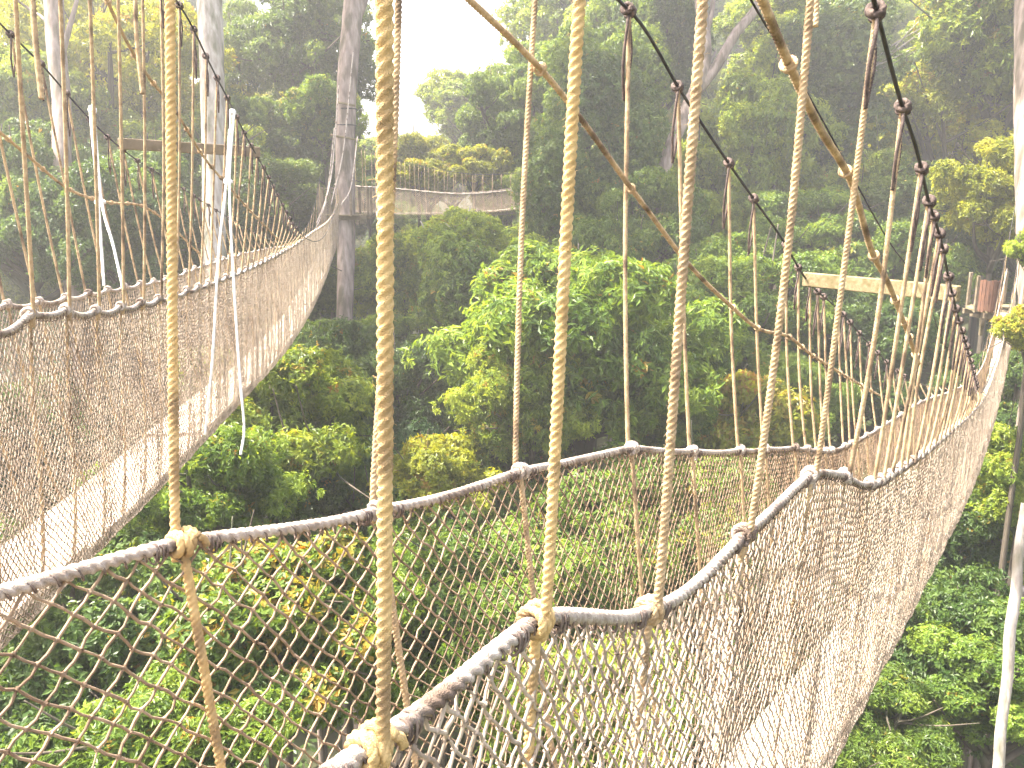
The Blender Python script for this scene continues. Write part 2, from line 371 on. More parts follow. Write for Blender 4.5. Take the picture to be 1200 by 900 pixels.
                if zc > zt+.3:
                    b = Buf(); c = br.at(st, pk, zc); ax = br.at(st+.1, 0, float(cfg['cab_'+sd](st+.1)))-br.at(st, 0, zc)
                    knot(b, c, ax, .008, .011, 2.6, q+90, D)
                    # dark loop and its short tail below the cable
                    ln = min(.34, (zc-zt)*.5)*rg.uniform(.8, 1.1)
                    lp = smooth_path([c, br.at(st-.035, pk-.01, zc-.06), br.at(st-.045, pk, zc-ln*.6), br.at(st-.02, pk+.005, zc-ln)])
                    rope(b, lp, .0065); lp2 = smooth_path([c, br.at(st+.03, pk+.01, zc-.05), br.at(st+.03, pk, zc-ln*.5), br.at(st-.02, pk+.005, zc-ln)]); rope(b, lp2, .0065); lk2('cable_loop', b, M['dark_rope'], su)
    # spreader beams
    for (sa, pa, za, sb, pb2, zb2, w, t, mk) in cfg.get('beams', []):
        a = br.at(sa, pa, za); c = br.at(sb, pb2, zb2); d = c-a; Ln = np.linalg.norm(d); d /= Ln; v = np.array([0, 0, 1.0]); v -= d*(v@d); v /= np.linalg.norm(v); w2 = np.cross(d, v)
        bb = Buf(); box(bb, [0, 0, 0], [Ln/2, 0, 0], [0, t/2, 0], [0, 0, w/2], .006)
        me = bb.mesh('spreader_beam', smooth=False); mob = link('spreader_beam', me, M[mk], root)
        R3 = Matrix((d, w2, v)).transposed().to_4x4(); me.transform(Matrix.Translation(Vector((a+c)/2-o)) @ R3)
    return root, o

# --- A: the bridge leaving to the right
A = Br(32.5, .65, 1.45)
anear = A.hit([(430,873),(622,725),(757,712),(866,625),(945,555),(1015,565),(1055,545),(1075,533),(1113,505),(1140,480)], .65)
afar = A.hit([(0,695),(215,635),(440,598),(610,552),(740,525),(812,528),(868,527),(932,524),(975,527),(1005,515),(1048,490),(1080,470)], 1.45)

zA = hermite([(-1.5,-.42)]+anear[:-1]+[(12.1,-2.67),(17.8,-3.48),(22.2,-3.63),(25.4,-3.47),(27.8,-2.95),(29.6,-2.15)]); zAf = hermite([(-1.5,-.42)]+afar[:-1]+[(13.3,-2.89),(16.3,-3.37),(20.2,-3.92),(23.6,-4.30),(25.9,-4.2),(27.4,-3.7),(29.6,-2.1)])
zpA = hermite([(-1.5,-1.9),(0,-2.1),(2,-2.47),(4.4,-2.9),(6,-3.17),(9,-3.65),(13.5,-4.4),(18,-5.05),(22,-5.3),(25,-5.15),(27.6,-4.6),(29.6,-3.5)])
pcA = hermite([(-2,.93),(3,.93),(12,.98),(22,1.10),(30,1.14)])
cabn = A.hit([(1018,10),(1045,110),(1068,180),(1080,230),(1095,275),(1108,330)], .57)
cabf = A.hit([(725,0),(745,20),(797,105),(850,185),(885,235),(917,280),(940,320),(985,365),(1015,400)], 1.62)
susn = [.69,1.08,1.54,2.17,2.9,3.5,4.13,4.42,4.7,5.0,5.25,5.65,6.04,6.4,6.8,7.15,7.5,7.9,8.26,8.7,9.2,9.65,10.1,10.5,10.9]+list(np.arange(11.5,29.5,.8))
susf = [1.02,1.62,2.33,3.23,3.97,4.77,5.3,6.07,6.45,6.8,7.1,7.35,7.9,8.2,8.5,9.0,9.6,10.2,10.8,11.3,11.8]+list(np.arange(12.4,29.5,.8))
handn = A.hit([(893,0),(920,65),(955,140),(1000,220),(1020,290),(1040,330),(1058,375),(1075,422)], .6)
handf = A.hit([(550,0),(625,72),(748,232),(803,305),(858,360),(885,383),(925,395),(950,415),(985,437),(1030,463)], 1.55)
cfgA = dict(pnear=hermite([(-2,.65),(8.3,.65),(12.1,.71),(17.8,.85),(22.2,.93),(25.4,.98),(29.6,1.0)]), pfar=hermite([(-2,1.45),(13.3,1.45),(17,1.45),(20.2,1.42),(23.6,1.40),(27,1.36),(29.6,1.30)]), s0=-1.6, s1=29.6, znear=zA, zfar=zAf, zp=zpA, pc=pcA, sus_near=susn, sus_far=susf, Re=.0136, rnet=.0030, pw=.40,
  scallop=.012, under=.24, height=1.95, hs_near=lambda s: .023 if s < 3 else (.021 if s < 10 else .028), hv_near=.026,
  hs_far=lambda s: .036-.010*min(max((s-1)/3, 0), 1), hv_far=.030, net_near=M['net_pale'], net_far=M['net'], seed=1,
  lean_far=lambda s: float(np.interp(s, [1,1.6,2.3,3.2,4,20], [.30,.40,.40,.28,.03,0])), lean_near=lambda s: float(np.interp(s, [.7,1.08,1.5,3], [0,.06,0,0])), pcab_near=hermite([(-2,.57),(8,.57),(18,.9),(29,1.0)]), pcab_far=hermite([(-2,1.62),(12,1.6),(29,1.32)]), cab_near=hermite([(-2,2.3),(0,1.65),(1.5,1.08)]+cabn+[(9,-1.55),(13,-2.6),(17,-3.35),(20.5,-3.6),(24,-3.4),(27,-2.3),(30.5,.3)]),
  cab_far=hermite([(-2,2.5),(1,1.65)]+cabf+[(12.5,-2.4),(16,-3.2),(20,-3.85),(24,-4.1),(27,-3.0),(30.5,.3)]),
  hand_near=(hermite([(-1.5,1.2),(.5,.85)]+handn), -1.5, 5.2), hand_far=(hermite([(-1.5,1.35),(1,.88)]+handf), -1.5, 10.2), phand_near=.6, phand_far=1.55,
  Rs=lambda sd, s: (.0089 if (sd == 'near' and s < 1.3) else .0100 if sd == 'far' and .9 < s < 1.3 else .0095),
  new=lambda sd, s, q: (sd == 'near' and s < 1.3) or (sd == 'far' and .9 < s < 1.3),
  beams=[(6.75,1.64,-.62,6.25,.53,-.62,.105,.05,'beam')])
rootA, oA = make_bridge('rope_footbridge', 'nearest rope footbridge with tan netting and pale plank, curving away to the right platform', A, cfgA)

# --- B: the bridge on the left running to the big trunk
Bb = Br(-8.5, 1.6, 2.4)
bnear = Bb.hit([(0,385),(35,368),(115,363),(185,350),(250,330),(340,290)], 1.6)
bfx = [(23.5,-1.2),(29.5,-1.05),(31.3,-.15)]; bfar = Bb.hit([(0,357),(55,352),(95,345),(150,335),(200,325),(235,312),(300,293)], 2.4)
zB = hermite([(-1.5,-.05),(2,-.38)]+bnear+[(20.2,-.80),(26.8,-.63),(31.3,-.2)]); zBf = hermite([(-1.5,-.05),(2,-.4)]+bfar+bfx)
zpB = hermite([(-1.5,-1.5),(2,-1.75),(4.35,-1.92),(5.6,-2.02),(7.3,-2.13),(9.5,-2.26),(15.5,-2.55),(22,-2.5),(31.3,-1.85)])
cbn = Bb.hit([(205,0),(218,20),(245,75),(268,120),(285,155),(310,200),(345,265)], 1.42)
cbf = Bb.hit([(15,35),(60,80),(90,115),(127,155),(150,175),(210,215),(297,272)], 2.55)
hbn = Bb.hit([(125,0),(145,42),(210,137),(238,183),(263,213),(325,280)], 1.52)
hbf = Bb.hit([(0,155),(33,183),(78,220),(122,236),(165,241),(235,298)], 2.48)
cfgB = dict(pnear=hermite([(-2,1.6),(22,1.6),(31.3,1.5)]), pfar=hermite([(-2,2.4),(19,2.4),(23.5,2.34),(29.5,2.2),(31.3,1.9)]), s0=-1.6, s1=31.3, znear=zB, zfar=zBf, zp=zpB, pc=lambda S: 1.98+0*np.asarray(S, float), sus_near=[1.5,2.4,3.2]+list(np.arange(3.7,16,.46))+list(np.arange(16.2,31,.72)), sus_far=[1.5,2.5,3.4,4.2]+list(np.arange(4.9,16,.52))+list(np.arange(16.2,31,.75)),
  Re=.015, rnet=.0032, pw=.52, scallop=.03, under=.14, height=1.75, hs_near=lambda s: .024 if s < 12 else .032, hv_near=.028, hs_far=lambda s: .03, hv_far=.032,
  net_near=M['net_pale'], net_far=M['net_pale'], seed=4, pcab_near=hermite([(-2,1.42),(16,1.42),(31,1.5)]), pcab_far=hermite([(-2,2.55),(17,2.55),(27,2.25),(31,2.05)]),
  cab_near=hermite([(-2,3.6),(2,2.9),(4.5,2.15)]+cbn+[(17.5,-.85),(20,-.98),(25,-.80),(28,-.45),(32.3,.9)]), cab_far=hermite([(-2,3.5),(2,2.6),(4.6,1.75)]+cbf+[(20.5,-1.0),(24,-1.1),(28,-.6),(30,.2),(32.3,1.8)]),
  hand_near=(hermite([(-1.5,2.6),(2,1.9)]+hbn), -1.5, hbn[-1][0]), hand_far=(hermite([(-1.5,1.9),(3,1.0)]+hbf), -1.5, hbf[-1][0]), phand_near=1.52, phand_far=2.48,
  Rs=lambda sd, s: .0095, new=lambda sd, s, q: False, lace_to=7,
  beams=[(9.4,2.60,.52,10.5,1.38,.50,.11,.06,'dark_beam')])
rootB, oB = make_bridge('rope_footbridge', 'pale rope footbridge at left, running straight to the tall trunk with the platform', Bb, cfgB)
def part(nm, b, mat, root, o, label=None):
    ob = link(nm, b.mesh(nm, o), mat, root)
    if label: ob['label'] = label
    return ob
# white replacement ropes on B with long hanging tails, each tied at the cable
for top, tails in (((108,128), [[(106,133),(115,235),(122,335)],[(110,131),(119,235),(132,285),(144,337)]]),
                   ((272,131), [[(270,136),(265,215),(256,300),(249,420),(240,510)],[(274,136),(269,215),(274,330),(281,440),(286,500),(282,533)]])):
    b = Buf(); Dw = 7.4 if top[0] < 200 else 8.3
    for t in tails:
        rope(b, smooth_path([P(top[0], top[1], Dw)]+[P(x, y, Dw-.02-.13*k) for k, (x, y) in enumerate(t)]), .0115)
    c = P(top[0], top[1], Dw); knot(b, c, [.2, .9, -.5], .012, .0115, 2.2, 3, 3); knot(b, P(tails[0][1][0]+2, 237 if top[0] < 200 else 213, Dw-.1), [.2, .9, -.3], .012, .013, 2.2, 5, 3)
    part('white_rope', b, M['white_rope'], rootB, oB, 'new white rope with a long hanging tail')
# cut rope ends hanging from above
for pts, D, R, rt, oo in (([(36,-40),(41,40),(49,116)], 3.6, .012, rootB, oB), ([(158,-40),(160,40),(167,110)], 4.4, .011, rootB, oB), ([(956,-30),(956,10),(955,31)], 2.9, .011, rootA, oA)):
    b = Buf(); rope(b, smooth_path([P(x, y, D) for x, y in pts]), R); part('loose_rope_end', b, M['old_rope'], rt, oo)
# thin second wire on A
wz = hermite([(-2,2.4),(.5,1.6)]+A.hit([(880,0),(920,65),(1040,280),(1085,345)], .85)+[(9,-1.4)])
b = Buf(); S = np.arange(-2, 9, .1); tube(b, A.at(S, .85, wz(S)), .004, 6); part('safety_wire', b, M['cable'], rootA, oA)

# --- C: the far bridge beyond the trunk
Cb = Br(86, 0, 0)
c0 = P(392, 219, 38); c1 = P(690, 212, 40)
dd = (c1-c0)[:2]; Lc = np.linalg.norm(dd); Cb.e = dd/Lc; Cb.n = np.array([-Cb.e[1], Cb.e[0]]); base = c0[:2]
Cb.at = lambda S, p, z: np.stack(np.broadcast_arrays(base[0]+Cb.n[0]*np.asarray(p, float)+Cb.e[0]*np.asarray(S, float), base[1]+Cb.n[1]*np.asarray(p, float)+Cb.e[1]*np.asarray(S, float), np.asarray(z, float)+CZ), -1)
Cb.pn, Cb.pf = 0.0, .9
zz0 = c0[2]-CZ; zC = hermite([(0,zz0+.1),(2.5,zz0-.05),(6,zz0-.28),(8.2,zz0-.08),(11,zz0+.55)])
cfgC = dict(pnear=lambda S: 0+0*np.asarray(S, float), pfar=lambda S: .9+0*np.asarray(S, float), s0=0, s1=11.2, znear=zC, zfar=hermite([(0,zz0+.12),(2.5,zz0-.02),(6,zz0-.24),(8.2,zz0-.02),(11,zz0+.6)]), zp=hermite([(0,zz0-1.0),(4,zz0-1.18),(8,zz0-.98),(11,zz0-.55)]), pc=lambda S: .45+0*np.asarray(S, float),
  sus_near=list(np.arange(.4,11,.42)), sus_far=list(np.arange(.5,11,.45)), Re=.03, rnet=.0055, pw=.4, scallop=.03, under=.25, height=1.5, hs_near=lambda s: .05, hv_near=.05, hs_far=lambda s: .05, hv_far=.05,
  net_near=M['net_pale'], net_far=M['net_pale'], seed=9, pcab_near=lambda S: -.1+0*np.asarray(S, float), pcab_far=lambda S: 1.0+0*np.asarray(S, float), cab_near=hermite([(0,zz0+2.0),(3,zz0+1.1),(7,zz0+.55),(9,zz0+.75),(12,zz0+2)]), cab_far=hermite([(0,zz0+2.1),(3,zz0+1.2),(7,zz0+.6),(9,zz0+.8),(12,zz0+2.1)]),
  Rs=lambda sd, s: .012, new=lambda sd, s, q: False, lace_to=.01)
rootC, oC = make_bridge('rope_footbridge', 'small distant rope footbridge crossing level behind the tall platform trunk', Cb, cfgC)

# ---------------------------------------------------------------- trunks
def trunk_mesh(pts, rad, n=14, rough=.05, seed=0, sub=10):
    pts = smooth_path(pts); R = np.interp(np.linspace(0, 1, len(pts)), np.linspace(0, 1, len(rad)), rad)
    Q, L = resample(pts, lambda p: .35); R = np.interp(np.linspace(0, 1, len(Q)), np.linspace(0, 1, len(R)), R)
    rg = np.random.default_rng(seed); b = Buf(); T, Nn, B = frames(Q); a = np.linspace(0, 2*np.pi, n, endpoint=False)
    RR = R[:, None]*(1+rough*(np.sin(a[None]*3+L[:, None]*.25+seed)+.6*np.sin(a[None]*5-L[:, None]*.6)+.5*rg.normal(size=(len(Q), n))*.5))
    V = Q[:, None]+RR[..., None]*(np.cos(a)[None, :, None]*Nn[:, None]+np.sin(a)[None, :, None]*B[:, None])
    i = np.arange(len(Q)-1)[:, None]*n; j = np.arange(n)[None]; k = (j+1) % n
    b.add(V.reshape(-1, 3), np.stack([i+j, i+k, i+n+k, i+n+j], -1).reshape(-1, 4))
    return b

# ---------------------------------------------------------------- foliage prototypes (unit crown)
def crown_mesh(name, lobes, ncl, k, Lf, Wf, droop, seed, up_bias=.35, shell=(.72, 1.0)):
    rg = np.random.default_rng(seed); w = np.array([l[3]*l[4] for l in lobes])**1.0; w /= w.sum()
    li = rg.choice(len(lobes), ncl, p=w); Cc = np.array([l[:3] for l in lobes])[li]; Rr = np.array([[l[3], l[3], l[4]] for l in lobes])[li]
    d = rg.normal(size=(ncl, 3)); d[:, 2] += up_bias; d /= np.linalg.norm(d, axis=1)[:, None]
    q = rg.uniform(*shell, ncl)*np.where(rg.uniform(size=ncl) < .16, rg.uniform(1.05, 1.38, ncl), 1); pos = Cc + d*Rr*q[:, None]
    lobe_t = rg.uniform(.2, .8, len(lobes))[li]
    tint = np.clip(lobe_t + rg.normal(0, .2, ncl), 0, 1); young = np.clip(rg.uniform(0, 1, ncl)*.75 + rg.uniform(0, .25, len(lobes))[li], 0, 1) + np.where(d[:, 2] < .05, .35, 0)
    # leaves in each cluster
    c = np.repeat(pos, k, 0); nr = np.repeat(d, k, 0); m = len(c)
    c = c + rg.normal(0, Lf*.28, c.shape)
    rad = rg.normal(0, 1, (m, 3)); rad -= nr*np.sum(rad*nr, 1)[:, None]; rad /= np.linalg.norm(rad, axis=1)[:, None]
    dr = nr*rg.uniform(.1, .8, (m, 1)) + rad + rg.normal(0, .25, (m, 3)); dr[:, 2] -= droop; dr /= np.linalg.norm(dr, axis=1)[:, None]
    upn = nr*.8+np.array([0, 0, .6])+rg.normal(0, .30, (m, 3)); wv = np.cross(dr, upn); wv /= np.linalg.norm(wv, axis=1)[:, None]+1e-9
    nn = np.cross(wv, dr); sz = rg.uniform(.65, 1.25, m)[:, None]; Ll = Lf*sz; Ww = Wf*sz
    mid = c+dr*Ll*.5+nn*Ll*.08
    V = np.stack([c, mid+wv*Ww*.5, c+dr*Ll-nn*Ll*.10, mid-wv*Ww*.5], 1).reshape(-1, 3)
    Q = np.arange(m*4).reshape(-1, 4)
    tf = np.clip(np.repeat(tint, k)+rg.normal(0, .10, m), 0, 1); yf = np.repeat(young, k)+rg.normal(0, .05, m)
    me = mesh_np(name, V, Q, False, {'tint': tf, 'young': yf}); me.materials.append(M['leaf']); return me
def lobes_round(seed, n, rad, flat=1.0, spread=.62, zs=1.0):
    r = np.random.default_rng(seed); out = [(0, 0, -.05, .42, .40*flat)]
    for i in range(n):
        d = r.normal(size=3); d /= np.linalg.norm(d); d[2] = d[2]*.8+.1
        q = spread*r.uniform(.7, 1.15); R = rad*r.uniform(.65, 1.3); out.append((d[0]*q, d[1]*q, d[2]*q*flat*zs, R, R*r.uniform(.6, .9)))
    return out
def lobes_col(seed, n):
    r = np.random.default_rng(seed); out = []
    for i in range(n):
        z = r.uniform(-2.6, 1.5); a = r.uniform(0, 6.28); q = r.uniform(.15, .7); R = r.uniform(.18, .40); out.append((math.cos(a)*q, math.sin(a)*q, z, R, R*r.uniform(.7, 1.4)))
    return out
PROTO = {}
def limb_mesh(lobes, seed, base=-1.0):
    r = np.random.default_rng(seed); b = Buf()
    for l in lobes[:14]:
        e = np.array(l[:3]); z0 = min(base+r.uniform(0, .5), e[2]-.1); a = np.array([0, 0, z0]); mid = a*.5+e*.5+np.array([0, 0, -.08])+r.normal(0, .05, 3)
        Pt = smooth_path([a, mid, e]); tube(b, Pt, np.linspace(.045, .012, len(Pt)), 6)
        for _ in range(2):
            f = e+r.normal(0, .28, 3); Pt2 = smooth_path([mid*.4+e*.6, (mid+e+2*f)/4, f]); tube(b, Pt2, np.linspace(.016, .005, len(Pt2)), 5)
    me = b.mesh('branches'); me.materials.append(M['bark_dark']); return me
def proto(key, lobes, *a, **kw):
    PROTO[key] = (crown_mesh('crown_'+key, lobes, *a, **kw), limb_mesh(lobes, a[-1]))
proto('lance', lobes_round(11, 58, .20, 1, .75), 3900, 17, .063, .021, .55, 1)
proto('lance2', lobes_round(12, 50, .22, .9, .75), 3800, 16, .061, .024, .5, 2)
proto('dense', lobes_round(13, 70, .17, 1, .77), 6000, 13, .043, .020, .25, 3)
proto('dense2', lobes_round(14, 58, .20, .85, .77), 5800, 13, .045, .022, .3, 4)
proto('feather', lobes_round(15, 52, .18, .8, .88), 3600, 15, .042, .017, .25, 5)
proto('bushy', lobes_round(16, 40, .21, .8, .72), 2900, 15, .068, .034, .35, 6)
proto('vine', lobes_col(17, 85), 8000, 14, .052, .028, .6, 7)
proto('umbrella', lobes_round(18, 44, .19, .45, .9), 3200, 14, .048, .022, .15, 8)
b = trunk_mesh([(0,0,0),(.02,.01,.35),(-.015,.02,.7),(0,0,1)], [.0,.0], 10); 
def unit_trunk(seed):
    r = np.random.default_rng(seed); z = np.linspace(0, 1, 26); x = np.cumsum(r.normal(0, .0035, 26)); y = np.cumsum(r.normal(0, .0035, 26)); x -= np.linspace(x[0], x[-1], 26); y -= np.linspace(y[0], y[-1], 26)
    n = 10; a = np.linspace(0, 2*np.pi, n, endpoint=False); R = 1.0-.45*z+.9*np.exp(-z*22)
    RR = R[:, None]*(1+.12*np.sin(3*a[None]+z[:, None]*9)+.06*r.normal(size=(26, n)))
    V = np.stack([RR*np.cos(a)+x[:, None]*8, RR*np.sin(a)+y[:, None]*8, np.broadcast_to(z[:, None], (26, n))], -1).reshape(-1, 3)
    i = np.arange(25)[:, None]*n; j = np.arange(n)[None]; k = (j+1) % n
    me = mesh_np('trunk', V, np.stack([i+j, i+k, i+n+k, i+n+j], -1).reshape(-1, 4)); return me
UT = []
for q, mk in enumerate(('bark_dark', 'bark_dark', 'bark_grey', 'bark_brown')):
    me = unit_trunk(q); me.materials.append(M[mk]); UT.append(me)
DG = (.044, .082, .016); MG = (.082, .138, .019); LG = (.135, .192, .024); YG = (.185, .215, .022); BG = (.050, .096, .036)
ntree = [0]
def tree(c, R, kind, col, young=0.0, label='', cat='tree', group=None, name='forest_tree', tk=None, zs=1.0, rot=None):
    c = np.asarray(c, float); gz = float(ground_z(c[0], c[1]))
    q = ntree[0]; ntree[0] += 1; rg = random.Random(q)
    root = empty(name, (c[0], c[1], gz-.2), label, cat, group)
    rz = rg.uniform(0, 6.28) if rot is None else rot; h = c[2]-gz+.2
    base = -1.0 if kind != 'vine' else -.2
    hh = max(h+base*R*.8, 1.0) if kind != 'vine' else h
    t = link('trunk', UT[rg.choice((0, 0, 1, 3)) if tk is None else tk], None, root); tr = .035*R+.0035*hh; t.scale = (tr, tr, hh)
    l = link('branches', PROTO[kind][1], None, root); l.location = (0, 0, h); l.scale = (R, R, R*zs); l.rotation_euler = (0, 0, rz)
    f = link('crown', PROTO[kind][0], None, root); sx, sy, sz = rg.uniform(.86, 1.18), rg.uniform(.86, 1.18), rg.uniform(.85, 1.2); f.location = (0, 0, h); f.scale = (R*sx, R*sy, R*zs*sz); f.rotation_euler = (0, 0, rz)
    v = 1+rg.uniform(-.12, .12); f.color = (col[0]*v, col[1]*v, col[2]*v, young)
    return root
T = [ (1222,290,24,1.0,'lance2',LG,.12,'small leafy green tree at the right edge in front of the broad beige trunk'),
 (1200,560,24,1.9,'lance2',LG,.1,'small light green tree at the right edge beside the near bridge netting'),
 # px, py, D, R, kind, colour, young, label
 (225,590,17,2.3,'lance',MG,.10,'leafy green tree with a few yellow tips just under the left bridge plank'),
 (315,505,21,2.5,'lance2',LG,.16,'light green bushy tree beside the hanging white rope tail'),
 (310,735,14,2.3,'bushy',MG,.34,'green tree with many yellow leaves seen through the nearest net at lower left'),
 (80,800,14,2.8,'dense',DG,.05,'dark green tree behind the lower left corner of the near netting'),
 (190,880,12,2.0,'lance',MG,.12,'mid green tree at the bottom edge behind the near netting'),
 (420,500,27,3.5,'dense',DG,.06,'dark grey-green dense tree left of centre under the left bridge'),
 (385,430,29,2.6,'dense2',MG,.10,'small leafy tree directly below the lower end of the platform trunk'),
 (466,335,36,2.6,'lance2',LG,.12,'bright green tree right beside the platform trunk below the far bridge'),
 (545,420,30,2.3,'vine',MG,.05,'narrow tree wrapped in climbers, left of the big drooping tree'),
 (690,410,25,4.3,'lance',MG,.13,'big drooping-leaf green tree in the centre of the valley'),
 (620,470,23,2.4,'lance',LG,.16,'light green tree with orange tips at the left foot of the big drooping tree'),
 (515,565,22,1.7,'bushy',YG,.12,'small bright yellow-green bushy tree above the middle edge rope'),
 (440,560,25,2.6,'dense2',BG,.05,'blue-green tree just above the near edge rope left of centre'),
 (850,500,27,2.6,'bushy',YG,.42,'yellow and orange tinted bushy tree above the far edge rope of the near bridge'),
 (770,490,26,1.9,'lance',MG,.12,'mid green tree between the drooping tree and the yellow bushy tree'),
 (700,215,40,3.0,'vine',DG,.03,'tall dark column of climbers right of the far bridge'),
 (650,260,37,2.1,'vine',DG,.06,'thinner dark vine-covered tree at the right end of the far bridge'),
 (760,290,38,3.4,'dense',MG,.03,'dense small-leaved tree below the forked brown trunk'),
 (880,190,46,4.8,'lance2',LG,.04,'rounded mid green tree below and right of the forked trunk'),
 (870,370,33,4.0,'dense',MG,.04,'dense tree behind the left half of the pale spreader beam'),
 (1000,420,34,4.0,'dense2',DG,.04,'dark bushy tree behind the suspender ropes below the spreader beam'),
 (975,150,46,3.6,'vine',BG,.02,'tall dark vine-covered tree behind the upper right cable knots'),
 (1125,150,48,6.0,'feather',YG,.15,'large bright sunlit tree on the upper right slope'),
 (1180,60,44,5.0,'lance2',LG,.14,'bright leafy tree in the top right corner'),
 (1170,230,33,2.9,'lance',YG,.12,'yellow-green tree above the far right platform'),
 (1211,385,22,1.2,'bushy',YG,.34,'small yellow-leaved tree at the right edge beside the end of the near bridge'),
 (1080,270,42,4.2,'dense',DG,.06,'dense tree behind the right end of the spreader beam'),
 (1165,620,27,2.7,'bushy',LG,.14,'light green tree at the right edge below the near bridge'),
 (1085,770,22,3.0,'dense2',DG,.04,'dark green tree at the lower right below the plank'),
 (1170,800,20,2.4,'dense',MG,.05,'mid green tree behind the leaning pale stem at lower right'),
 (1010,860,19,2.0,'lance',MG,.10,'green tree at the bottom edge right of the near bridge'),
 (1180,500,31,3.2,'dense',DG,.04,'dark tree at the right edge behind the end of the near bridge'),
 (1050,650,27,3.0,'dense',DG,.05,'dark tree hidden mostly behind the plank end of the near netting'),
 (600,690,20,2.9,'dense2',MG,.12,'mid green tree behind the middle of the near netting'),
 (480,740,19,2.4,'lance',MG,.14,'drooping green tree behind the thick tan rope in the near netting'),
 (770,640,22,3.0,'lance2',MG,.10,'green tree behind the far netting right of centre'),
 (700,850,16,2.4,'lance',LG,.12,'light green tree at the bottom centre behind both nets'),
 (880,650,26,3.4,'dense',DG,.05,'dark tree behind the doubled nets right of centre'),
 (400,660,21,2.6,'dense',DG,.12,'dark tree with yellow flecks behind the near netting left of centre'),
 (560,300,35,2.5,'lance',LG,.10,'light green tree just in front of and below the far bridge'),
 (490,205,43,1.5,'bushy',YG,.22,'small yellow-green tree rising behind the far bridge on its left half'),
 (555,195,45,1.7,'bushy',YG,.18,'yellow-green tree rising behind the far bridge on its right half'),
 (500,198,58,3.4,'lance2',YG,.08,'sunlit hazy tree in the gap above the far bridge'),
 (560,130,66,5.0,'dense2',LG,.06,'hazy mid-distance tree right of the bright sky gap'),
 (598,150,50,3.6,'dense',DG,.02,'dark tree behind the single rope right of the sky gap'),
 (470,210,75,4.6,'lance2',LG,.05,'pale hazy tree low in the bright sky gap'),
 (355,70,46,4.6,'dense',DG,.05,'tall dark leafy tree left of the platform trunk at the top'),
 (335,170,43,3.4,'dense2',DG,.05,'dark leafy tree left of the platform trunk above the left bridge'),
 (380,140,41,2.2,'lance2',MG,.12,'mid green tree directly behind the ropes rising to the platform trunk'),
 (120,70,38,4.6,'feather',YG,.14,'airy yellow-green tree between the two pale trunks at top left'),
 (20,140,35,3.2,'lance2',LG,.08,'green tree at the left edge beside the brown trunk'),
 (190,130,45,4.2,'feather',YG,.10,'airy light green tree just left of the pale grey trunk'),
 (285,160,41,2.4,'dense2',MG,.05,'green tree just right of the pale grey trunk'),
 (30,250,29,3.2,'dense',DG,.06,'dark green tree at the left edge above the left bridge'),
 (120,270,27,3.0,'dense2',DG,.03,'dark tree behind the white ropes at left'),
 (200,250,32,3.2,'dense',DG,.04,'dark tree behind the left spreader beam'),
 (300,240,37,3.2,'dense',DG,.02,'dense tree right of the pale grey trunk above the left bridge'),
 (335,330,38,3.0,'dense',DG,.04,'dark tree behind the middle of the left bridge netting'),
 (60,20,48,5.2,'umbrella',YG,.06,'spreading tree at the top left corner'),
 (640,120,52,4.2,'dense',MG,.02,'dark tree left of the thick slanting tan rope'),
 (760,60,50,4.6,'dense2',DG,.02,'dark tree left of the forked trunk at the top'),
 (690,30,62,6.0,'dense',LG,.0,'hazy tall tree at the top centre'),
 (930,40,54,5.0,'dense2',LG,.04,'leafy tree right of the forked trunk at the top'),
 (1050,330,38,3.4,'lance2',MG,.06,'mid green tree behind the near bridge spreader at right'),
 (940,280,40,3.2,'lance',MG,.05,'mid green tree left of the spreader beam'),
]
DM = (.066, .112, .020)                     # far dark crowns painted lighter, standing in for haze and sky fill
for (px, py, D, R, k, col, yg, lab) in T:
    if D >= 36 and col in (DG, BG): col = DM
    tree(P(px, py, D), R, k, col, yg, lab)
# forest filling the slopes behind
cnt = 0
MID = [(740,150,43,2.3,'vine',MG,.04,'tall column of climbers between the two near cables at top right of centre'),
 (665,130,46,2.4,'vine',MG,.04,'tall hazy column of climbers behind the slanting tan rope'),
 (910,120,48,2.5,'vine',LG,.06,'light green column of climbers right of the forked trunk'),
 (1060,180,50,2.6,'vine',LG,.08,'light green column of climbers behind the upper right cable'),
 (590,230,48,2.4,'dense2',LG,.06,'light green tree at the right end of the far bridge'),
 (505,480,28,2.2,'dense2',MG,.08,'mid green tree in the dark hollow left of the narrow climber tree'),
 (455,430,31,2.4,'lance',MG,.10,'drooping green tree in the hollow just right of the tan rope'),
 (620,350,33,2.6,'dense2',MG,.06,'dense tree just above and left of the big drooping tree'),
 (800,400,29,2.3,'lance2',MG,.10,'mid green tree right of the big drooping tree'),
 (930,470,29,2.2,'lance',MG,.08,'green tree right of the yellow bushy tree behind the hangers'),
 (700,320,36,2.6,'lance2',MG,.08,'light-topped tree behind the big drooping tree'),
 (500,330,38,2.6,'dense',MG,.06,'green tree below the left part of the far bridge'),
 (600,560,24,1.7,'lance2',MG,.12,'small green tree just above the far edge rope at mid picture'),
 (360,560,22,1.8,'dense2',MG,.10,'round green tree between the white tail and the edge rope'),
 (160,660,18,1.6,'bushy',LG,.3,'small yellow-tipped tree peeping between the left plank and the near edge rope'),
 (820,270,41,2.6,'dense2',LG,.06,'light green tree left of the rounded tree below the forked trunk'),
 (1020,230,44,3.4,'lance2',LG,.08,'light green tree behind the upper cable knots at right'),
 (240,200,38,3.0,'feather',LG,.12,'airy light tree directly behind the pale grey trunk'),
 (90,180,37,3.0,'lance2',LG,.10,'light green tree between the white ropes and the brown trunk')]
for (px, py, D, R, k, col, yg, lab) in MID:
    tree(P(px, py, D), R, k, col, yg, lab)
T = T + MID
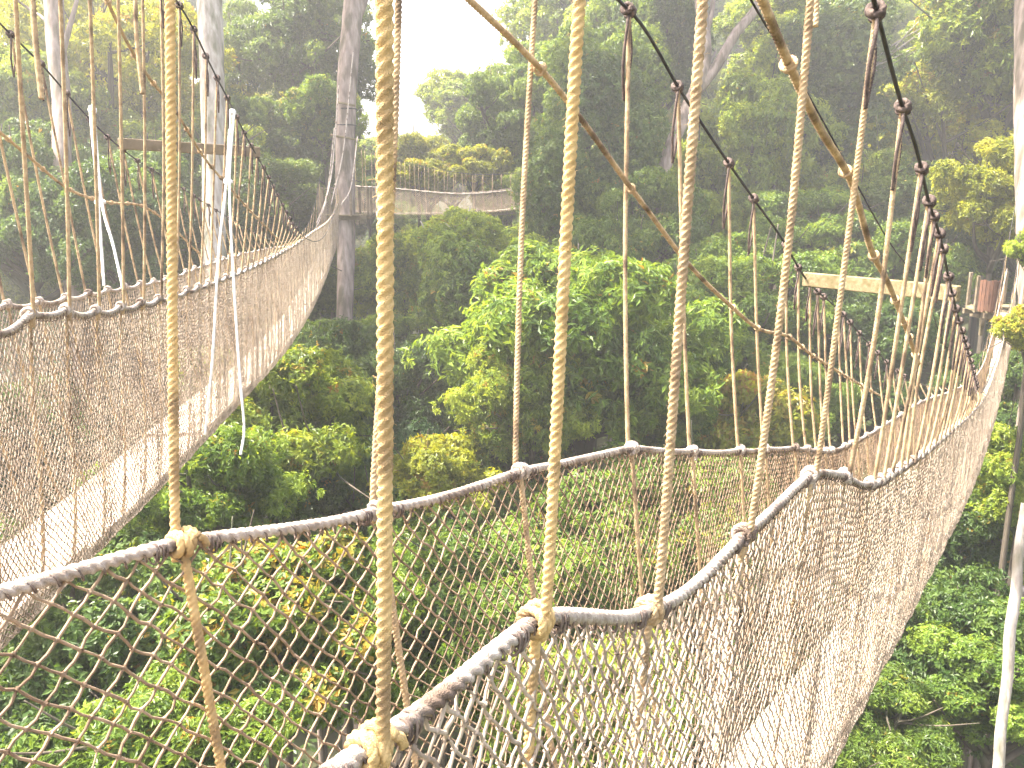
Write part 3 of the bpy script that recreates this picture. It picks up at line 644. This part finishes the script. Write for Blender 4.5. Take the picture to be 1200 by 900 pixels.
def px_of(p):
    v = p-CAM; D = v@FW; return 600+F*(v@RT)/D, 450-F*(v@UP)/D
rg = random.Random(21); placed = [(P(t[0], t[1], t[2])[0], P(t[0], t[1], t[2])[1], t[3]) for t in T]
zones = {'near': ('broadleaf tree standing in the shaded valley under the bridges', 'trees in the valley floor'),
         'left': ('tall broadleaf tree massed on the left slope', 'trees massed on the left slope'),
         'right': ('tall broadleaf tree massed on the right slope', 'trees massed on the right slope'),
         'far': ('hazy distant tree on the skyline hill', 'hazy trees on the far hill')}
tries = 0
while cnt < 215 and tries < 9000:
    tries += 1
    D = 24+150*rg.random()**1.25; bx = rg.uniform(-.68, .68); x = bx*D; y = D
    R = rg.uniform(2.6, 4.2)*(1+max(0, D-40)/110)
    if any((x-a)**2+(y-b_)**2 < (.62*(R+c_))**2 for a, b_, c_ in placed): continue
    gz = float(ground_z(x, y)); ht = rg.uniform(13, 21) if D < 60 else rg.uniform(15, 24)
    if abs(bx) > .12 and D > 38: ht *= rg.uniform(1.0, 1.35)
    c = np.array([x, y, gz+ht-R*.6]); px, py = px_of(c); top = py - R/D*F
    if D < 40:                                   # stay under the bridges
        if top < 300: continue
    hw = R/D*F; lo, hi = px-hw, px+hw; over = lambda a, b_: lo < b_ and hi > a
    if over(415, 515) and top < 138: continue
    if over(515, 575) and top < 75: continue
    if over(296, 318) and top < 80: continue
    if over(0, 14) and top < 75 and D > 40: continue
    z = 'near' if D < 45 else 'far' if D > 95 else ('left' if x < -3 else 'right')
    k = rg.choice(['dense', 'dense2', 'lance', 'lance2', 'dense', 'bushy', 'feather', 'vine'] if D < 70 else ['dense', 'dense2', 'lance2', 'umbrella', 'dense'])
    if k == 'vine': R *= .62
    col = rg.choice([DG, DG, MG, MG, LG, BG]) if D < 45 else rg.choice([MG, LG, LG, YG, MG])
    tree(c, R, k, col, rg.choice([0, .04, .10]), zones[z][0], group=zones[z][1]); placed.append((x, y, R)); cnt += 1
# understory on the slopes: leafy mass nobody could count
rg2 = np.random.default_rng(5); nb = 26000
x = rg2.uniform(-70, 70, nb); y = rg2.uniform(14, 120, nb); z = ground_z(x, y)
K = 5; c = np.repeat(np.stack([x, y, z+rg2.uniform(.1, 2.2, nb)], 1), K, 0)+rg2.normal(0, .45, (nb*K, 3)); m = len(c)
dr = rg2.normal(size=(m, 3)); dr[:, 2] = np.abs(dr[:, 2])*.3-.2; dr /= np.linalg.norm(dr, axis=1)[:, None]; wv = np.cross(dr, np.array([0, 0, 1.0])+rg2.normal(0, .3, (m, 3))); wv /= np.linalg.norm(wv, axis=1)[:, None]
Ll = rg2.uniform(.3, .7, (m, 1)); V = np.stack([c, c+dr*Ll*.5+wv*Ll*.2, c+dr*Ll, c+dr*Ll*.5-wv*Ll*.2], 1).reshape(-1, 3)
us = link('undergrowth', mesh_np('undergrowth', V, np.arange(m*4).reshape(-1, 4), False, {'tint': rg2.uniform(0, 1, m), 'young': np.ones(m)}), M['leaf']); us.color = (*DG, 0)
us['kind'] = 'stuff'; us['label'] = 'low dark undergrowth covering the valley slopes'; us['category'] = 'undergrowth'

# ---------------------------------------------------------------- individual big trunks
def big_tree(name, label, ptsD, rad, mat, limbs=(), crown=None, seed=0):
    pts = [P(*q) for q in ptsD]; b0 = pts[0]; gz = float(ground_z(b0[0], b0[1])); foot = np.array([b0[0], b0[1], gz-.3])
    root = empty(name, foot, label, 'tree'); tb = trunk_mesh([foot+(pts[0]-foot)*k for k in (0, .3, .6, .85)]+pts, [rad[0]*1.15]*4+list(rad), 16, .06, seed)
    part('trunk', tb, M[mat], root, foot)
    for (lp, lr) in limbs:
        part('limb', trunk_mesh([P(*q) for q in lp], lr, 10, .05, seed+3), M[mat], root, foot)
    for (px, py, D, R, k, col, yg) in (crown or []):
        f = link('crown', PROTO[k][0], None, root); f.location = Vector(P(px, py, D)-foot); f.scale = (R, R, R); f.color = (*col, yg); f.rotation_euler = (0, 0, seed)
    return root
big_tree('tall_tree', 'brownish straight trunk at far left behind the first bridge ropes', [(74,215,28),(72,120,28),(66,60,28),(62,-20,28),(58,-220,28),(55,-420,28)], [.30,.29,.29,.30,.27,.2], 'bark_brown', [([(64,40,28),(52,22,28),(30,8,28),(5,-12,27)], [.07,.05,.04,.02]), ([(70,70,28),(82,30,28),(90,0,28)], [.12,.09,.06])], [(60,-420,28,5.5,'umbrella',MG,.05)], 2)
big_tree('tall_tree', 'pale grey straight trunk rising behind the left spreader beam', [(252,340,27),(250,200,27),(247,60,27),(244,-60,27),(242,-260,27),(240,-460,27)], [.36,.36,.37,.40,.34,.26], 'bark_grey', [], [(240,-470,27,5.5,'umbrella',MG,.03)], 4)
pt = big_tree('platform_tree', 'tall grey-brown trunk carrying the far platform where two bridges meet', [(404,385,34),(405,300,34),(404,200,34),(407,100,34),(415,0,34),(421,-120,34),(424,-330,34)], [.30,.33,.38,.40,.36,.34,.28], 'bark_brown', [([(416,30,34),(428,0,34),(446,-60,34)], [.14,.12,.08])], [(424,-360,34,6,'umbrella',MG,.03)], 6)
big_tree('forked_tree', 'pinkish brown trunk forking into two limbs at the top right of centre', [(775,215,40),(800,140,40),(824,85,40),(826,40,40),(820,-10,40),(812,-100,40)], [.42,.40,.34,.30,.28,.2], 'bark_brown', [([(812,112,40),(838,80,40),(862,40,40),(888,5,40),(905,-60,40)], [.26,.24,.22,.20,.14]), ([(825,45,40),(834,15,40),(838,-30,40)], [.14,.12,.09])], [(815,-170,40,6,'umbrella',DG,.02)], 8)
big_tree('bare_tree', 'thin pale leaning bare stem at the lower right corner', [(1163,960,17),(1170,900,17),(1173,850,17),(1181,790,17.05),(1183,740,17),(1191,690,17),(1193,650,16.95),(1202,590,17)], [.125,.112,.12,.104,.112,.10,.104,.085], 'bark_grey', [([(1190,695,17),(1205,690,17),(1225,670,17)], [.05,.04,.03])], None, 10)
big_tree('hazy_tree', 'faint hazy trunk pair at the top above the slanting hand rope', [(655,150,70),(652,60,70),(650,-20,70),(648,-160,70)], [.5,.5,.45,.3], 'bark_grey', [], [(648,-190,70,8,'umbrella',BG,0)], 12)
big_tree('hazy_tree', 'hazy pale trunk at the top left behind the thick tan rope', [(205,130,50),(200,60,50),(195,0,50),(192,-140,50)], [.42,.42,.4,.3], 'bark_grey', [], [(192,-170,50,6,'umbrella',MG,0)], 14)
big_tree('end_platform_tree', 'broad beige trunk at the right edge behind the far right platform', [(1215,420,30),(1213,300,30),(1210,180,30),(1206,60,30),(1204,-120,30)], [.62,.58,.52,.45,.34], 'bark_brown', [], [(1204,-180,30,5,'umbrella',MG,.02)], 16)

# lianas and dry branches
def vine(label, pts, r, mat='dry_twig', name='liana', cat='liana', extra=()):
    b = Buf(); Q = smooth_path([P(*q) for q in pts]); tube(b, Q, np.linspace(r, r*.6, len(Q)), 6)
    for e in extra: Q = smooth_path([P(*q) for q in e]); tube(b, Q, np.linspace(r*.7, r*.3, len(Q)), 5)
    tag(link(name, b.mesh(name), M[mat]), label, cat)
vine('pale bare looping vine hanging below the far bridge', [(552,240,33.5),(545,258,33.5),(530,266,33.4),(522,262,33.4)], .035, extra=[[(493,259,33.5),(503,278,33.4),(522,287,33.3),(541,286,33.3),(543,265,33.3)], [(516,262,33.4),(525,275,33.4),(535,282,33.3)]])
vine('bleached dry branches fanned out on the upper right slope', [(1012,85,44),(1035,70,44),(1060,52,44),(1090,30,44)], .07, name='dead_branch', cat='dead branch', extra=[[(1015,78,44),(1050,50,44),(1095,25,44)], [(1020,80,43.8),(1060,62,43.8),(1085,48,43.8)], [(1018,86,44),(1045,75,44),(1075,58,44)], [(1040,66,44),(1062,40,44),(1080,22,44)]])
vine('pale thin dead stem standing in the dark gap left of centre', [(519,412,31),(521,390,31),(523,362,31)], .06, name='bare_sapling', cat='dead tree')

# ---------------------------------------------------------------- tree platform at the big trunk
def net_panel(buf, Pa, Pb, h, step, r):       # square diamond net between two ground points
    Ln = np.linalg.norm(Pb-Pa); ni = int(Ln/step); nj = int(h/step)
    I, J = np.meshgrid(np.arange(ni+1), np.arange(nj+1), indexing='ij'); V = Pa+(Pb-Pa)*(I/ni)[..., None]+np.array([0, 0, 1.0])*(J*step)[..., None]
    for dj in (1, -1):
        ok = ((I+J) % 2 == 0)[:-1] & (J[:-1]+dj >= 0) & (J[:-1]+dj <= nj); a, b_ = np.nonzero(ok); segs(buf, V[a, b_], V[a+1, b_+dj], r)
def platform(label, c, Rr, zdeck, rail_h, sides, netted, rot=0.0):
    root = empty('tree_platform', (c[0], c[1], zdeck-.3), label, 'platform'); o = np.array([c[0], c[1], zdeck-.3])
    an = [rot+2*np.pi*k/sides for k in range(sides)]; cor = [np.array([c[0]+Rr*math.cos(a), c[1]+Rr*math.sin(a), zdeck]) for a in an]
    b = Buf(); nbd = 14
    for k in range(nbd):                       # deck boards
        t = -Rr*.88+2*Rr*.88*(k+.5)/nbd; half = math.sqrt(max(Rr**2-t*t, .05))*.93
        if abs(t) < .55:                       # leave room for the trunk
            for sg in (-1, 1): box(b, [c[0]+sg*(half+.5)/2, c[1]+t, zdeck], [max(half-.5, .1)/2, 0, 0], [0, Rr*.88/nbd-.008, 0], [0, 0, .025])
        else: box(b, [c[0], c[1]+t, zdeck], [half, 0, 0], [0, Rr*.88/nbd-.008, 0], [0, 0, .025])
    link('deck', b.mesh('deck', o, False), M['beam'], root)
    b = Buf()
    for sg in (-1, 1):
        box(b, [c[0], c[1]+sg*.62, zdeck-.11], [Rr*.9, 0, 0], [0, .06, 0], [0, 0, .08]); box(b, [c[0]+sg*.62, c[1], zdeck-.28], [.06, 0, 0], [0, Rr*.9, 0], [0, 0, .08])
    link('joist_frame', b.mesh('joist_frame', o, False), M['dark_beam'], root)
    for q in cor:
        b = Buf(); box(b, q+np.array([0, 0, rail_h/2]), [.045, 0, 0], [0, .045, 0], [0, 0, rail_h/2+.05], .008); link('post', b.mesh('post', o, False), M['dark_beam'], root)
    b = Buf()
    for k in range(sides):
        if k in netted: net_panel(b, cor[k], cor[(k+1) % sides], rail_h-.05, .05, .006); tube(b, np.linspace(cor[k], cor[(k+1) % sides], 6)+np.array([0, 0, rail_h]), .02, 6)
    if netted: link('netting', b.mesh('netting', o), M['net_pale'], root)
    return root
pT = P(404, 235, 34); platform('far tree platform ringed round the tall grey-brown trunk', (pT[0], pT[1]+.1), 1.05, P(400, 252, 34)[2], 1.05, 8, (2,3), .39)
# ropes rising from B to the trunk collar, with the pale cross bars, part of the platform tree
foot = np.array(pt.location)
b = Buf(); tube(b, np.linspace(P(387,158,33.5), P(419,164,33.5), 4), .05, 6); part('cross_bar', b, M['beam'], pt, foot)
b = Buf(); tube(b, np.linspace(P(396,120,33.5), P(416,124,33.5), 4), .045, 6); part('cross_bar', b, M['beam'], pt, foot)
for yy in (147, 128): 
    b = Buf(); an = np.linspace(0, 2*np.pi, 30); c = P(405 if yy > 140 else 406, yy, 34); tube(b, c+np.stack([.40*np.cos(an), .40*np.sin(an), 0*an], 1), .022, 6); part('cable_collar', b, M['cable'], pt, foot)
for (xa, ya, xb, yb) in ((371,262,392,150),(378,250,397,100),(388,240,414,60),(400,240,419,160)):
    b = Buf(); Q = smooth_path([P(xa, ya, 31.5), P(xa*.55+xb*.45+3, ya*.55+yb*.45+14, 32.5), P(xb, yb, 33.5)]); tube(b, Q, .028, 6); part('stay_rope', b, M['edge_rope'], pt, foot)

# ---------------------------------------------------------------- far right platform
pr = A.at(31.3, 1.1, 0); dz = float(zpA(29.6))+CZ-.02
platform('wooden platform with posts where the near bridge ends at right', (pr[0], pr[1]), 1.35, dz, 1.05, 6, (), .2)
# vertical stave screen hanging at the platform edge
cs = P(1158, 346, 26.5); b = Buf(); root = empty('stave_screen', cs-np.array([0, 0, .62]), 'red-brown curved screen of upright staves at the left edge of the right platform', 'screen'); o = np.array(root.location)
for k in range(9):
    a = math.radians(200+k*17.5); q = np.array([cs[0]+.32*math.cos(a), cs[1]+.32*math.sin(a), cs[2]]); t = np.array([-math.sin(a), math.cos(a), 0])
    bb = Buf(); box(bb, q, t*.046, np.array([math.cos(a), math.sin(a), 0])*.014, [0, 0, .48+.02*math.sin(k*2.1)], .004); link('stave', bb.mesh('stave', o, False), M['brown_wood'], root)
for zz in (-.36, .36):
    an = np.radians(np.linspace(192, 350, 20)); bb = Buf(); tube(bb, np.stack([cs[0]+.285*np.cos(an), cs[1]+.285*np.sin(an), np.full(20, cs[2]+zz)], 1), .022, 6); link('hoop', bb.mesh('hoop', o), M['dark_beam'], root)
bb = Buf(); box(bb, cs+np.array([.05, .25, -.75]), [.05, 0, 0], [0, .05, 0], [0, 0, .55], .008); link('support_post', bb.mesh('support_post', o, False), M['dark_beam'], root)
# ---------------------------------------------------------------- air
HZ = 0.0025
bm = bmesh.new(); bmesh.ops.create_cube(bm, size=1)
for v in bm.verts: v.co = Vector((v.co.x*640, 150+v.co.y*640, 0))+Vector((0, 0, (-2 if v.co.z < 0 else CZ+62)))
hm = bpy.data.meshes.new('haze'); bm.to_mesh(hm); bm.free(); hz = link('haze', hm); hz['kind'] = 'stuff'; hz['label'] = 'thin bright humid haze filling the valley'; hz['category'] = 'haze'
m, nt = newmat('haze'); out = N(nt, 'ShaderNodeOutputMaterial'); pv = N(nt, 'ShaderNodeVolumePrincipled'); pv.inputs['Color'].default_value = (1, .99, .97, 1); pv.inputs['Density'].default_value = HZ; pv.inputs['Anisotropy'].default_value = .4
nt.links.new(pv.outputs[0], out.inputs['Volume']); hm.materials.append(m)

# ---------------------------------------------------------------- light, sky, camera
EL, AZ = math.radians(60), math.radians(-84)          # azimuth clockwise from +Y
w = bpy.data.worlds.new('World'); sc.world = w; w.use_nodes = True; nt = w.node_tree; bg = nt.nodes['Background']
sk = nt.nodes.new('ShaderNodeTexSky'); sk.sky_type = 'NISHITA'; sk.sun_disc = False; sk.sun_elevation = EL; sk.sun_rotation = AZ; sk.dust_density = 8; sk.air_density = 1.0; sk.ozone_density = 1.0
nt.links.new(sk.outputs[0], bg.inputs['Color']); bg.inputs['Strength'].default_value = .15
sl = bpy.data.lights.new('sun', 'SUN'); sl.energy = 4.8; sl.angle = math.radians(.6); sl.color = (1, .94, .84)
so = bpy.data.objects.new('sun', sl); COL.objects.link(so)
sd = Vector((math.sin(AZ)*math.cos(EL), math.cos(AZ)*math.cos(EL), math.sin(EL))); so.rotation_euler = sd.to_track_quat('Z', 'Y').to_euler(); so.location = (0, 0, CZ+50)
cd = bpy.data.cameras.new('camera'); co = bpy.data.objects.new('camera', cd); COL.objects.link(co); co.location = (0, 0, CZ); co.rotation_euler = (math.pi/2-TH, 0, 0)
cd.sensor_width = 36; cd.lens = 36*F/1200; cd.clip_end = 2000; cd.clip_start = .05; sc.camera = co
sc.view_settings.view_transform = 'Standard'; sc.view_settings.look = 'None'; sc.view_settings.exposure = 2.4; sc.view_settings.gamma = 1
sc.render.engine = 'CYCLES'; cy = sc.cycles; cy.max_bounces = 6; cy.diffuse_bounces = 3; cy.glossy_bounces = 2; cy.transmission_bounces = 3; cy.volume_bounces = 0; cy.transparent_max_bounces = 4
cy.use_denoising = True; cy.use_adaptive_sampling = True; cy.adaptive_threshold = .03
try: cy.denoiser = 'OPENIMAGEDENOISE'
except Exception: pass
cy.sample_clamp_indirect = 6
